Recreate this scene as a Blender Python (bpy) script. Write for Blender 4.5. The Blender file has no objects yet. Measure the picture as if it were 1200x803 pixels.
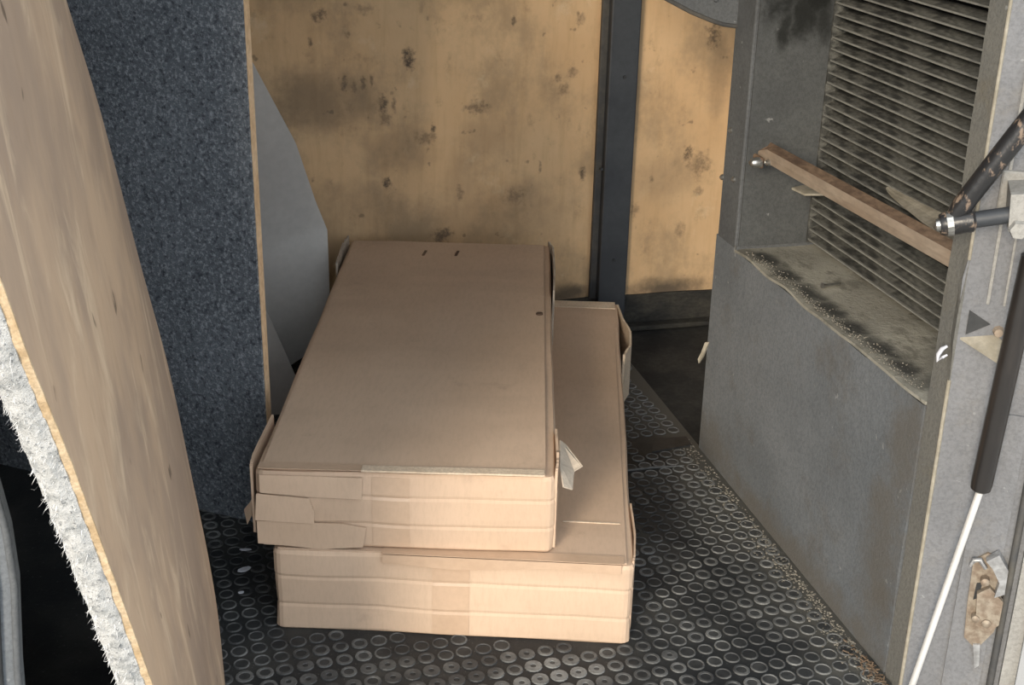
import bpy, bmesh, math, random
from mathutils import Vector, Matrix, noise
random.seed(7)
scn = bpy.context.scene
col = scn.collection
V = Vector

# ---------------------------------------------------------------- camera, sky, sun, exposure
cam_d = bpy.data.cameras.new('camera'); cam_d.sensor_width = 36.0; cam_d.lens = 46.77
cam_d.clip_start = 0.02
cam = bpy.data.objects.new('camera', cam_d); col.objects.link(cam)
R = Matrix(((0.97023, 0.07406, -0.23057), (-0.24123, 0.37789, -0.89388), (0.02093, 0.92289, 0.38448)))
cam.matrix_world = Matrix.Translation((0, 0, 1.3)) @ R.to_4x4()
scn.camera = cam

world = bpy.data.worlds.new('hazy_sky'); scn.world = world; world.use_nodes = True
wb = world.node_tree.nodes['Background']
wb.inputs['Color'].default_value = (0.90, 0.95, 1.0, 1); wb.inputs['Strength'].default_value = 1.42

sun_d = bpy.data.lights.new('sun', 'SUN'); sun_d.energy = 2.55; sun_d.angle = math.radians(16); sun_d.color = (1.0, 0.86, 0.68)
sun = bpy.data.objects.new('sun', sun_d); col.objects.link(sun)
sun.rotation_euler = V((0.55, 0.78, -0.30)).to_track_quat('-Z', 'Y').to_euler()

vs = scn.view_settings
vs.view_transform = 'Standard'; vs.look = 'None'; vs.gamma = 1.0; vs.use_curve_mapping = False
vs.exposure = 0.47

# ---------------------------------------------------------------- material helpers
class NT:
    def __init__(s, name):
        s.m = bpy.data.materials.new(name); s.m.use_nodes = True
        s.t = s.m.node_tree; s.b = s.t.nodes['Principled BSDF']
        s.co = s.n('ShaderNodeTexCoord').outputs['Object']
    def n(s, typ, **kw):
        x = s.t.nodes.new(typ)
        for k, v in kw.items(): setattr(x, k, v)
        return x
    def L(s, a, b): s.t.links.new(a, b)
    def set(s, inp, v):
        if hasattr(v, 'is_linked'): s.L(v, inp)
        else: inp.default_value = v
    def math(s, op, a, b=0.0, c=0.0, clamp=False):
        x = s.n('ShaderNodeMath', operation=op); x.use_clamp = clamp
        s.set(x.inputs[0], a); s.set(x.inputs[1], b); s.set(x.inputs[2], c)
        return x.outputs[0]
    def vmath(s, op, a, b=(0, 0, 0)):
        x = s.n('ShaderNodeVectorMath', operation=op); s.set(x.inputs[0], a); s.set(x.inputs[1], b)
        return x.outputs['Value'] if op in ('LENGTH', 'DISTANCE', 'DOT_PRODUCT') else x.outputs[0]
    def noise(s, scale, detail=4, rough=0.55, stretch=None, dist=0.0, color=False):
        x = s.n('ShaderNodeTexNoise'); x.inputs['Scale'].default_value = scale
        x.inputs['Detail'].default_value = detail; x.inputs['Roughness'].default_value = rough
        x.inputs['Distortion'].default_value = dist
        s.L(s.vmath('MULTIPLY', s.co, stretch) if stretch else s.co, x.inputs['Vector'])
        return x.outputs['Color' if color else 0]
    def ramp(s, v, a, b, lo=0.0, hi=1.0):
        x = s.n('ShaderNodeMapRange', interpolation_type='SMOOTHSTEP')
        s.set(x.inputs[0], v); x.inputs[1].default_value = a; x.inputs[2].default_value = b
        x.inputs[3].default_value = lo; x.inputs[4].default_value = hi
        return x.outputs[0]
    def mix(s, fac, a, b, mode='MIX'):
        x = s.n('ShaderNodeMix', data_type='RGBA', blend_type=mode)
        s.set(x.inputs[0], fac)
        for i, v in ((6, a), (7, b)):
            if isinstance(v, tuple): v = (*v[:3], 1)
            s.set(x.inputs[i], v)
        return x.outputs[2]
    def sep(s):
        x = s.n('ShaderNodeSeparateXYZ'); s.L(s.co, x.inputs[0]); return x.outputs
    def blobs(s, lst, axes='xz', wob=0.35, nscale=22):
        """stains with a place and shape of their own on the surface: (a, b, ra, rb, strength)"""
        nz = s.noise(nscale, 4, 0.65, color=True)
        off = s.vmath('MULTIPLY', s.vmath('SUBTRACT', nz, (0.5, 0.5, 0.5)), (2, 2, 2))
        out = None
        for a, b, ra, rb, st in lst:
            c = {'xz': (a, 0, b), 'yz': (0, a, b), 'xy': (a, b, 0)}[axes]
            k = {'xz': (1 / ra, 0, 1 / rb), 'yz': (0, 1 / ra, 1 / rb), 'xy': (1 / ra, 1 / rb, 0)}[axes]
            q = s.vmath('MULTIPLY', s.vmath('SUBTRACT', s.co, c), k)
            q = s.vmath('ADD', q, s.vmath('MULTIPLY', off, (wob * 2.2,) * 3))
            r = s.ramp(s.vmath('LENGTH', q), 0.25, 1.25, st, 0.0)
            out = r if out is None else s.math('MAXIMUM', out, r)
        return out
    def done(s, color, rough=0.8, bump=None, bstr=0.3, bdist=0.002, metal=0.0, spec=0.3):
        s.set(s.b.inputs['Base Color'], (*color[:3], 1) if isinstance(color, tuple) else color)
        s.set(s.b.inputs['Roughness'], rough); s.set(s.b.inputs['Metallic'], metal)
        s.b.inputs['Specular IOR Level'].default_value = spec
        if bump is not None:
            x = s.n('ShaderNodeBump'); x.inputs['Strength'].default_value = bstr; x.inputs['Distance'].default_value = bdist
            s.L(bump, x.inputs['Height']); s.L(x.outputs[0], s.b.inputs['Normal'])
        return s.m

def mottled(name, c1, c2, scale=6, rough=0.8, fine=120, fstr=0.25, bstr=0.3, stretch=None, lo=.35, hi=.65, metal=0, spec=.3, bdist=.002):
    t = NT(name)
    c = t.mix(t.ramp(t.noise(scale, 5, .6, stretch), lo, hi), c1, c2)
    f = t.noise(fine, 3, .6, stretch)
    c = t.mix(t.ramp(f, .3, .7, 0, fstr), c, tuple(x * .45 for x in c1))
    return t.done(c, rough, f, bstr, bdist, metal, spec)

M = {}
# plywood of the back wall with its gouges and smears
t = NT('worn_plywood')
c = t.mix(t.ramp(t.noise(3.2, 5, .6), .32, .68), (.60, .39, .205), (.65, .445, .25))
c = t.mix(t.ramp(t.noise(5.5, 6, .68, (1, 1, .8)), .44, .68, 0, .62), c, (.31, .225, .135))
c = t.mix(t.ramp(t.noise(60, 3, .6, (1, 1, .12)), .45, .75, 0, .22), c, (.38, .24, .11))
sp = t.ramp(t.noise(38, 2, .5), .70, .78, 0, .55)
c = t.mix(sp, c, (.13, .09, .055))
BL = [(0.528,0.716,0.016,0.028,0.90),(0.378,0.661,0.008,0.019,0.70),(0.399,0.652,0.008,0.014,0.50),(0.421,0.661,0.008,0.019,0.70),(0.441,0.669,0.006,0.014,0.60),(0.468,0.610,0.012,0.028,0.80),(0.493,0.607,0.006,0.019,0.60),(0.472,0.577,0.016,0.019,0.50),(0.586,0.549,0.006,0.014,0.90),(0.568,0.524,0.029,0.019,0.50),(0.692,0.596,0.033,0.017,0.60),(0.474,0.418,0.010,0.017,0.90),(0.324,0.819,0.018,0.016,0.70),(0.303,0.756,0.006,0.012,0.70),(0.778,0.795,0.006,0.014,0.80),(0.890,0.662,0.010,0.010,0.60),(0.926,0.671,0.015,0.014,0.60),(0.904,0.631,0.017,0.019,0.50),(0.942,0.798,0.013,0.019,0.50),(0.652,0.388,0.010,0.024,0.50),(0.791,0.370,0.030,0.022,0.50),(0.963,0.421,0.009,0.020,0.80),(0.853,0.441,0.004,0.022,0.50),(1.240,0.459,0.015,0.023,0.80),(1.269,0.431,0.035,0.035,0.50),(1.283,0.755,0.019,0.035,0.75),(1.146,0.397,0.007,0.010,0.50),(1.105,0.320,0.013,0.023,0.50),(1.275,0.359,0.013,0.015,0.50),(1.231,0.261,0.016,0.023,0.40),(0.609,0.281,0.030,0.019,0.80),(0.689,0.807,0.016,0.009,0.30),(0.431,0.830,0.028,0.012,0.40)]
bl = t.math('MULTIPLY', t.blobs(BL, 'xz', .62, 75), t.ramp(t.noise(110, 4, .7), .30, .58, .35, 1.0))
c = t.mix(bl, c, (.045, .035, .028))
c = t.mix(t.ramp(t.noise(17, 6, .75, (1, 1, .7)), .56, .72, 0, .42), c, (.24, .165, .09))
c = t.mix(t.ramp(t.noise(9, 5, .7), .60, .74, 0, .4), c, (.72, .56, .36))
BIG = [(.72,.52,.10,.06,.25),(.80,.36,.12,.06,.3),(.50,.50,.10,.06,.25),(.66,.42,.06,.10,.2),(1.18,.40,.10,.08,.25),(.40,.36,.12,.08,.25),(0.308,0.623,0.11,0.10,0.60),(0.406,0.616,0.07,0.055,0.40),(0.922,0.100,0.09,0.03,0.85),(1.200,0.100,0.13,0.035,0.9),(1.304,0.651,0.03,0.16,0.3),(.25,.30,.2,.14,.3),(.62,.30,.4,.10,.28)]
c = t.mix(t.blobs(BIG, 'xz', .32, 14), c, (.085, .068, .05))
M['ply_back'] = t.done(c, .62, t.noise(70, 4, .6), .25, .002)

t = NT('front_plywood')      # the leaning board: long smeared grain
c = t.mix(t.ramp(t.noise(5, 5, .6, (1, 1, .35)), .36, .64), (.50, .365, .25), (.345, .26, .195))
c = t.mix(t.ramp(t.noise(20, 5, .65, (1, 1, .22), .6), .50, .72, 0, .75), c, (.64, .50, .35))
c = t.mix(t.ramp(t.noise(6, 4, .65, (1, 1, .6)), .50, .70, 0, .6), c, (.27, .205, .16))
c = t.mix(t.ramp(t.noise(70, 3, .6, (1, 1, .2)), .50, .75, 0, .3), c, (.34, .24, .16))
c = t.mix(t.ramp(t.noise(36, 2, .5, (1, 1, .45)), .72, .78, 0, .75), c, (.09, .065, .045))
M['ply_front'] = t.done(c, .6, t.noise(40, 4, .6, (1, 1, .2)), .3, .002)
M['ply_edge'] = mottled('raw_plywood_edge', (.50, .36, .21), (.66, .52, .35), 40, .85, 220, .4, .5)

t = NT('blue_grey_carpet')
c = t.mix(t.ramp(t.noise(3, 3, .5), .35, .65), (.120, .134, .152), (.155, .172, .192))
f = t.noise(150, 4, .75); g = t.noise(95, 3, .7)
c = t.mix(t.ramp(f, .47, .66, 0, .75), c, (.36, .385, .41))
c = t.mix(t.ramp(g, .50, .70, 0, .75), c, (.035, .04, .05))
c = t.mix(t.ramp(t.noise(28, 3, .6), .66, .76, 0, .5), c, (.03, .035, .04))
M['carpet_blue'] = t.done(c, 1.0, f, .9, .004, spec=.05)
t = NT('felt_underlay')
f = t.noise(160, 4, .8); g = t.noise(55, 4, .7)
c = t.mix(t.ramp(g, .42, .68, 0, .75), (.60, .60, .585), (.30, .31, .31))
c = t.mix(t.ramp(f, .54, .66, 0, .8), c, (.12, .13, .14))
M['ply_warm'] = mottled('warm_plywood_edge', (.60, .40, .23), (.68, .49, .31), 24, .85, 160, .35, .4, (1, 1, .5))
M['felt'] = t.done(c, 1.0, f, 1.0, .004, spec=.03)
M['fuzz'] = mottled('felt_fibre', (.78, .78, .76), (.6, .6, .6), 60, 1, 200, .2, 0)
M['void'] = mottled('dark_lining', (.020, .021, .022), (.032, .033, .033), 5, .95, 90, .4, .5, spec=.1)

def card(name, ca, cb, seed, stains=None):
    t = NT(name)
    t.co = t.vmath('ADD', t.co, (seed, seed * 2.3, 0)) if seed else t.co
    c = t.mix(t.ramp(t.noise(4.5, 4, .55), .33, .67), ca, cb)
    c = t.mix(t.ramp(t.noise(9, 3, .5, (.25, 1, 2.2)), .5, .75, 0, .35), c, tuple(x * .80 for x in ca))
    c = t.mix(t.ramp(t.noise(150, 3, .7, (1, .25, .25)), .4, .7, 0, .16), c, tuple(x * .62 for x in ca))
    c = t.mix(t.ramp(t.noise(11, 5, .7), .58, .78, 0, .35), c, (.30, .225, .165))
    return t.done(c, .72, t.noise(16, 3, .5, (.3, 1, 1.8)), .22, .004, spec=.25)
M['card'] = card('cardboard', (.535, .395, .285), (.59, .44, .32), 0)
M['card2'] = card('cardboard_worn', (.525, .385, .275), (.575, .425, .31), 3.7)
M['card_edge'] = mottled('cardboard_cut_edge', (.62, .50, .37), (.70, .58, .44), 30, .9, 200, .35, .4)
M['card_torn'] = mottled('torn_paper_layer', (.50, .43, .35), (.38, .33, .27), 24, .95, 160, .3, .5)
M['tape'] = mottled('brown_packing_tape', (.495, .355, .25), (.55, .40, .285), 8, .33, 90, .10, .1, spec=.5)

M['sheet'] = mottled('grey_sheet', (.45, .44, .42), (.52, .51, .485), 3, .55, 60, .12, .12, spec=.35)
def trim_cloth(name, a, b, dirt, dirtblobs=None, axes='yz', rough=.9, thr=(.52, .75, .5)):
    t = NT(name)
    c = t.mix(t.ramp(t.noise(4.2, 5, .6), .34, .66), a, b)
    c = t.mix(t.ramp(t.noise(9, 5, .65), thr[0], thr[1], 0, thr[2]), c, dirt)
    f = t.noise(170, 3, .7)
    c = t.mix(t.ramp(f, .38, .68, 0, .35), c, tuple(x * .5 for x in a))
    c = t.mix(t.ramp(t.noise(48, 3, .55), .70, .76, 0, .45), c, (.36, .37, .37))
    if dirtblobs: c = t.mix(t.blobs(dirtblobs, axes, .42, 18), c, dirt)
    return t.done(c, rough, f, .45, .003, spec=.15)
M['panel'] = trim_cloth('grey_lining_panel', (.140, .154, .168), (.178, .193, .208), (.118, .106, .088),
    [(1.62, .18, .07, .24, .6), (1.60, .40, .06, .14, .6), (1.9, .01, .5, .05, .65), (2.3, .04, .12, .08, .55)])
M['pillar'] = trim_cloth('grey_lining_pillar_shaded', (.098, .104, .110), (.124, .131, .136), (.06, .06, .058))  # same grey lining, darker: shade of jamb and arch put into the colour
M['recess'] = trim_cloth('grey_lining_recess_shaded', (.070, .074, .076), (.095, .10, .10), (.012, .013, .012),  # base tone carries the recess shade; the listed blobs are drip stains
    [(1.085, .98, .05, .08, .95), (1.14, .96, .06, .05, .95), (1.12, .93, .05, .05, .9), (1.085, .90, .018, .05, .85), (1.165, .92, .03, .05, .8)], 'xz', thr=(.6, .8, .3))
M['jamb'] = trim_cloth('grey_painted_frame', (.165, .17, .18), (.21, .215, .225), (.20, .18, .145), rough=.6)
M['jamb_light'] = trim_cloth('pale_frame_band', (.27, .265, .25), (.33, .325, .305), (.22, .205, .165), rough=.6)
M['strip'] = trim_cloth('dusty_frame_return', (.15, .15, .14), (.185, .18, .16), (.17, .145, .10), rough=.8)
M['dust_edge'] = mottled('dusty_pale_edge', (.38, .35, .285), (.27, .245, .19), 25, .9, 120, .35, .3)
M['rubber'] = mottled('black_rubber', (.022, .024, .026), (.04, .042, .044), 14, .55, 90, .3, .3, spec=.4)
M['black_post'] = mottled('black_painted_post', (.030, .034, .040), (.045, .050, .056), 7, .5, 80, .2, .2, spec=.45)
M['post_edge'] = mottled('worn_post_flange', (.10, .095, .085), (.06, .062, .065), 16, .6, 80, .3, .3)
t = NT('dusty_ledge')
c = t.mix(t.ramp(t.noise(7, 5, .6), .35, .65), (.29, .28, .24), (.37, .36, .31))
c = t.mix(t.ramp(t.noise(13, 6, .7, (1.4, .7, 1)), .53, .64, 0, .6), c, (.13, .125, .105))
c = t.mix(t.ramp(t.noise(60, 4, .7), .6, .72, 0, .6), c, (.05, .05, .045))
c = t.mix(t.blobs([(1.065, y, .028, .06, .9) for y in (2.2, 2.12, 2.02, 1.94, 1.85, 1.76, 1.68)] + [(1.10, 1.62, .08, .035, .6)], 'xy', .3, 26), c, (.045, .046, .044))
M['ledge'] = t.done(c, .95, t.noise(90, 4, .7), .7, .003, spec=.1)
M['slat'] = mottled('dusty_louvre_slat', (.040, .041, .038), (.140, .140, .126), 46, .8, 140, .5, .5, (1, .45, 1), .38, .62)
M['slat_lip'] = mottled('dusty_louvre_lip', (.20, .20, .185), (.30, .30, .27), 30, .85, 140, .4, .3, (1, .4, 1))
M['dark_back'] = mottled('dark_louvre_backing', (.012, .012, .012), (.02, .02, .018), 9, .95, 90, .3, .3)
M['rust'] = mottled('rusty_tan_steel', (.35, .285, .22), (.27, .205, .15), 16, .75, 90, .4, .4, (1, .3, 1))
M['rust_dark'] = mottled('rusty_brown_steel', (.12, .078, .055), (.24, .165, .11), 22, .85, 110, .5, .5, (1, .5, 1))
M['steel'] = mottled('bright_steel', (.55, .55, .53), (.42, .41, .38), 30, .3, 140, .3, .2, metal=.9, spec=.5)
M['rod'] = mottled('polished_rod', (.82, .82, .80), (.72, .72, .70), 12, .28, 200, .08, 0, metal=.35, spec=.6)
t = NT('worn_black_paint')
c = t.mix(t.ramp(t.noise(42, 5, .65, (1, 1, .5)), .56, .63), (.018, .018, .019), (.21, .155, .115))
M['worn_black'] = t.done(c, .35, t.noise(50, 4, .6), .5, .002, spec=.5)
M['strut'] = mottled('black_strut_body', (.020, .018, .017), (.075, .060, .050), 10, .28, 90, .3, .1, (1, 1, .2), .45, .75, spec=.6)
M['latch'] = mottled('oxidised_latch', (.34, .295, .235), (.25, .185, .135), 60, .55, 120, .4, .4, metal=.35)
M['latch_grey'] = mottled('grey_latch_metal', (.50, .51, .52), (.30, .30, .30), 40, .4, 120, .4, .4, metal=.5)
M['grit'] = mottled('dry_grit', (.29, .27, .23), (.19, .18, .155), 60, .95, 200, .3, .3)
M['straw'] = mottled('rusty_flakes', (.22, .155, .105), (.16, .12, .085), 60, .95, 200, .3, .3)
M['paper'] = mottled('pale_scrap', (.62, .63, .68), (.52, .53, .58), 60, .8, 200, .1, .2)
# rubber coin mat
t = NT('coin_mat')
d = t.ramp(t.noise(3.5, 5, .65), .42, .70)
xs = t.sep()
edge = t.ramp(t.math('ADD', xs[0], t.math('MULTIPLY', t.noise(8, 4, .6), .22)), .98, 1.12)
dd = t.math('MAXIMUM', t.math('MULTIPLY', d, .38), t.math('MULTIPLY', edge, .75))
c = t.mix(dd, (.014, .016, .018), (.105, .103, .092))
c = t.mix(t.ramp(t.noise(130, 4, .75), .60, .72, 0, .5), c, (.19, .19, .18))
M['mat'] = t.done(c, .62, t.noise(120, 3, .6), .4, .002, spec=.4)
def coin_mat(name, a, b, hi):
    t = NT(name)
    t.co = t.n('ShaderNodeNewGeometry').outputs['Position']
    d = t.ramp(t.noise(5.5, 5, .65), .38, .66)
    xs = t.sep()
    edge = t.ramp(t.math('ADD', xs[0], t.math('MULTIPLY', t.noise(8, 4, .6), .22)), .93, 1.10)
    front = t.math('MULTIPLY', t.ramp(xs[1], 1.62, 1.76, 1, 0), t.ramp(t.noise(11, 3, .6), .42, .60))  # front rows lighter: the sunlight there is put into the coin colour
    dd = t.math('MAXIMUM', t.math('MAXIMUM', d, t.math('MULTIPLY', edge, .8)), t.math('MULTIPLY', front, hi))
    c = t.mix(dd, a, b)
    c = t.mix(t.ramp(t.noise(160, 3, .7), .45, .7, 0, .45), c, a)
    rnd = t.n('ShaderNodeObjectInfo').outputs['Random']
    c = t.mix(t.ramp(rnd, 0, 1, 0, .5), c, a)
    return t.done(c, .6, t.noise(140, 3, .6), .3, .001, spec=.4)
M['coin_rim'] = coin_mat('coin_rim_scuffed_lit', (.034, .036, .038), (.215, .22, .215), .9)
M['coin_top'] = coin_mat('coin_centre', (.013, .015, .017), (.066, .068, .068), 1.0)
M['dark_floor'] = mottled('dark_recess_floor', (.022, .023, .023), (.045, .044, .040), 9, .85, 80, .4, .5)
M['kick'] = mottled('grimy_kickboard', (.028, .028, .026), (.060, .056, .046), 9, .9, 70, .5, .5, (1, 1, 2))
M['roof'] = mottled('dark_roof_lining', (.06, .06, .06), (.09, .09, .09), 4, .95, 90, .3, .3)
M['ground'] = mottled('yard_concrete', (.30, .29, .27), (.36, .35, .33), 2, .95, 50, .2, .3)
M['body'] = mottled('grey_body_paint', (.30, .31, .32), (.34, .35, .36), 3, .45, 60, .1, .05, spec=.5)

# ---------------------------------------------------------------- object helpers
def link(name, verts, faces, mat, parent=None, smooth=False, mats=None, fm=None):
    """one mesh object; verts are world coordinates, stored relative to the parent's base"""
    me = bpy.data.meshes.new(name)
    if parent is not None:
        inv = (parent.matrix_basis if parent.parent is None else parent.parent.matrix_basis @ parent.matrix_basis).inverted()
        verts = [inv @ V(v) for v in verts]
    me.from_pydata([tuple(v) for v in verts], [], faces); 
    bm = bmesh.new(); bm.from_mesh(me); bmesh.ops.recalc_face_normals(bm, faces=bm.faces); bm.to_mesh(me); bm.free()
    for m in (mats or [mat]): me.materials.append(M[m])
    if fm:
        for p, i in zip(me.polygons, fm): p.material_index = i
    if smooth:
        for p in me.polygons: p.use_smooth = True
        me.set_sharp_from_angle(angle=math.radians(42))
    o = bpy.data.objects.new(name, me); col.objects.link(o)
    if parent is not None: o.parent = parent
    return o
def tag(o, label=None, cat=None, group=None, kind=None):
    for k, v in (('label', label), ('category', cat), ('group', group), ('kind', kind)):
        if v: o[k] = v
    return o
def thing(name, loc=(0, 0, 0), rz=0.0, label=None, cat=None, group=None, kind=None):
    o = bpy.data.objects.new(name, None); o.empty_display_size = .05
    col.objects.link(o); o.location = loc; o.rotation_euler = (0, 0, rz)
    o.matrix_basis = Matrix.Translation(loc) @ Matrix.Rotation(rz, 4, 'Z')
    return tag(o, label, cat, group, kind)
def cbox(p0, p1, bev=0.0, seg=1, mtx=None):
    """(bevelled) box between two corners -> verts, faces"""
    bm = bmesh.new(); bmesh.ops.create_cube(bm, size=1)
    p0, p1 = V(p0), V(p1); c = (p0 + p1) / 2; s = p1 - p0
    for v in bm.verts: v.co = V((v.co.x * s.x, v.co.y * s.y, v.co.z * s.z)) + c
    if bev: bmesh.ops.bevel(bm, geom=bm.edges[:], offset=bev, segments=seg, affect='EDGES', profile=.5)
    if mtx is not None: bm.transform(mtx)
    bm.verts.index_update()
    r = [v.co.copy() for v in bm.verts], [[v.index for v in f.verts] for f in bm.faces]
    bm.free(); return r
def prism(poly, a, b):
    """polygon (list of 3D points) + offsets a, b (vectors): closed prism"""
    n = len(poly); a, b = V(a), V(b)
    vs = [V(p) + a for p in poly] + [V(p) + b for p in poly]
    fs = [list(range(n)), list(range(n, 2 * n))[::-1]] + [[i, (i + 1) % n, n + (i + 1) % n, n + i] for i in range(n)]
    return vs, fs
def tube(pts, radii, seg=14, cap=True):
    pts = [V(p) for p in pts]; vs = []; fs = []
    up = V((0, 0, 1)) if abs((pts[-1] - pts[0]).normalized().z) < .9 else V((1, 0, 0))
    for i, p in enumerate(pts):
        d = (pts[min(i + 1, len(pts) - 1)] - pts[max(i - 1, 0)]).normalized()
        x = d.cross(up).normalized(); y = x.cross(d)
        for k in range(seg):
            a = 2 * math.pi * k / seg; vs.append(p + (x * math.cos(a) + y * math.sin(a)) * radii[i])
    for i in range(len(pts) - 1):
        for k in range(seg):
            k2 = (k + 1) % seg; fs.append([i * seg + k, i * seg + k2, (i + 1) * seg + k2, (i + 1) * seg + k])
    if cap: fs += [list(range(seg))[::-1], list(range((len(pts) - 1) * seg, len(pts) * seg))]
    return vs, fs
def join(*vf):
    vs, fs = [], []
    for v, f in vf:
        o = len(vs); vs += list(v); fs += [[i + o for i in q] for q in f]
    return vs, fs
def grid_slab(P, nu, nv, N, th, jit=0.0):
    """P(s,t) surface on a grid, thickened along -N"""
    N = V(N); vs = []; fs = []
    for off in (0, -th):
        for j in range(nv + 1):
            for i in range(nu + 1):
                vs.append(V(P(i / nu, j / nv)) + N * off)
    n1 = (nu + 1) * (nv + 1); ix = lambda i, j, s: s * n1 + j * (nu + 1) + i
    for j in range(nv):
        for i in range(nu):
            fs.append([ix(i, j, 0), ix(i + 1, j, 0), ix(i + 1, j + 1, 0), ix(i, j + 1, 0)])
            fs.append([ix(i, j, 1), ix(i, j + 1, 1), ix(i + 1, j + 1, 1), ix(i + 1, j, 1)])
    for i in range(nu):
        fs.append([ix(i, 0, 0), ix(i, 0, 1), ix(i + 1, 0, 1), ix(i + 1, 0, 0)])
        fs.append([ix(i, nv, 0), ix(i + 1, nv, 0), ix(i + 1, nv, 1), ix(i, nv, 1)])
    for j in range(nv):
        fs.append([ix(0, j, 0), ix(0, j + 1, 0), ix(0, j + 1, 1), ix(0, j, 1)])
        fs.append([ix(nu, j, 0), ix(nu, j, 1), ix(nu, j + 1, 1), ix(nu, j + 1, 0)])
    return vs, fs
nz = lambda x, y=0, z=0: noise.noise(V((x, y, z)))

YB = 3.08      # back wall
XW = 1.032     # right lining
ZT = 1.75      # roof lining

# ---------------------------------------------------------------- ground outside and the shell of the bay
tag(link('ground', *cbox((-9, -12, -.62), (9, 1.30, -.60)), 'ground'), 'pale concrete yard outside the bay', 'ground', kind='structure')
fl = thing('floor', (0, 0, 0), kind='structure'); tag(fl, 'black rubber coin-pattern floor of the bay', 'floor')
link('floor_slab', *cbox((-.95, 1.36, -.06), (1.75, YB + .06, -.004)), 'dark_floor', fl)
link('rubber_mat', *cbox((-.95, 1.365, -.004), (XW + .004, YB, 0.0)), 'mat', fl)

link('mat_patch', *prism([(.925, 2.372, 0), (1.02, 2.385, 0), (1.022, 2.425, 0), (.95, 2.43, 0)], (0, 0, 0), (0, 0, .0032)), 'rubber', fl)
link('mat_seam', *tube([(.69, 2.27, .001), (.80, 2.30, .002), (.90, 2.305, .002), (.97, 2.30, .0015)], [.002, .003, .003, .002], 6), 'coin_rim', fl)
wb_ = thing('wall_back', (0, 0, 0), kind='structure'); tag(wb_, 'stained plywood back wall of the bay', 'wall')
link('plywood_panel', *cbox((-.95, YB - .010, .085), (.998, YB + .02, ZT), .0015), 'ply_back', wb_)
link('plywood_panel', *cbox((1.084, YB - .010, .085), (1.75, YB + .02, ZT), .0015), 'ply_back', wb_)
link('backing', *cbox((-.95, YB + .02, 0), (1.75, YB + .06, ZT)), 'void', wb_)
tr = thing('trim_1', (1.04, YB, 0), kind='structure'); tag(tr, 'black upright post between the plywood panels', 'post')
link('post', *cbox((1.008, YB - .045, 0), (1.082, YB + .01, ZT), .004, 2), 'black_post', tr)
link('flange', *cbox((.992, YB - .022, .088), (1.010, YB, ZT), .002), 'post_edge', tr)
for z, x in ((.665, 1.048), (.44, 1.0), (.20, 1.045)):
    link('screw', *tube([(x, YB - .048, z), (x, YB - .043, z)], [.004, .005], 8), 'rubber', tr)
bb = thing('baseboard_back', (0, YB, 0), kind='structure'); tag(bb, 'grimy black kickboard along the foot of the plywood', 'baseboard')
link('board', *grid_slab(lambda s, q: (-.95 + 2.7 * s, YB - .016 - .004 * nz(s * 9, q * 2), .012 + .078 * q + .006 * nz(s * 17, 3) * q), 60, 3, (0, -1, 0), .012), 'kick', bb)
link('ledge_strip', *cbox((-.95, YB - .05, 0), (1.75, YB - .004, .014), .004), 'kick', bb)

tag(link('wall_left', *cbox((-1.0, 1.34, -.06), (-.95, YB + .06, ZT)), 'void'), 'dark lining at the left end of the bay', 'wall', kind='structure')
tag(link('ceiling', *cbox((-1.0, 1.42, ZT), (1.80, YB + .06, ZT + .04)), 'roof'), 'dark roof lining above the bay', 'ceiling', kind='structure')

# left jamb of the body opening with its curved edge
tl = thing('trim_2', (-.4, 1.3, 0), kind='structure'); tag(tl, 'grey curved body edge at the left of the opening', 'trim')
outl = [(-.218, -.6), (-.217, .30), (-.212, .40), (-.203, .505), (-.2035, .57), (-.212, .65), (-.235, .75), (-.30, .88), (-.42, 1.02), (-.42, ZT + .3), (-1.2, ZT + .3), (-1.2, -.6)]
link('body_panel', *prism([(x, 1.30, z) for x, z in outl], (0, 0, 0), (0, .02, 0)), 'panel', tl)
lipp = [(x, z) for x, z in outl[:9]]
link('rolled_edge', *tube([(x - .004, 1.298, z) for x, z in lipp], [.004] * 9, 10), 'pillar', tl, True)
link('edge_seal', *tube([(x - .022, 1.297, z) for x, z in lipp], [.003] * 9, 8), 'rubber', tl, True)

# ---------------------------------------------------------------- right side lining: cabinet, ledge, pillar, recess
wr = thing('wall_right', (0, 0, 0), kind='structure'); tag(wr, 'grey lined right side of the bay with a recess', 'wall')
def lowp(s, q):
    y = 1.566 + (2.374 - 1.566) * s; z = .001 + .477 * q
    b = .006 * max(0, min(1, (2.26 - y) / .1)) * nz(y * 4, z * 4, 1) * math.sin(math.pi * min(1, q * 1.2 + .05))
    if s > .96: b += .0
    zz = z + (.006 * nz(y * 11, 5) * max(0, min(1, (2.26 - y) / .08)) + .004 * (y > 2.26) if q == 1 else 0)
    return (XW - b, y, max(zz, .001))
link('lower_panel', *grid_slab(lowp, 44, 12, (-1, 0, 0), .012), 'panel', wr, True)
link('cabinet_core', *cbox((XW + .016, 1.57, 0), (1.26, 2.36, .470)), 'dark_back', wr)
def ledp(s, q):
    y = 1.562 + (2.276 - 1.562) * s; x = XW - .002 + .17 * q
    z = .484 + .0035 * nz(y * 9, x * 9, 2) + (.004 * nz(y * 12, 7) if q < .05 else 0)
    return (x, y, z)
link('ledge', *grid_slab(ledp, 40, 8, (0, 0, 1), .005), 'ledge', wr, True)
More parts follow.
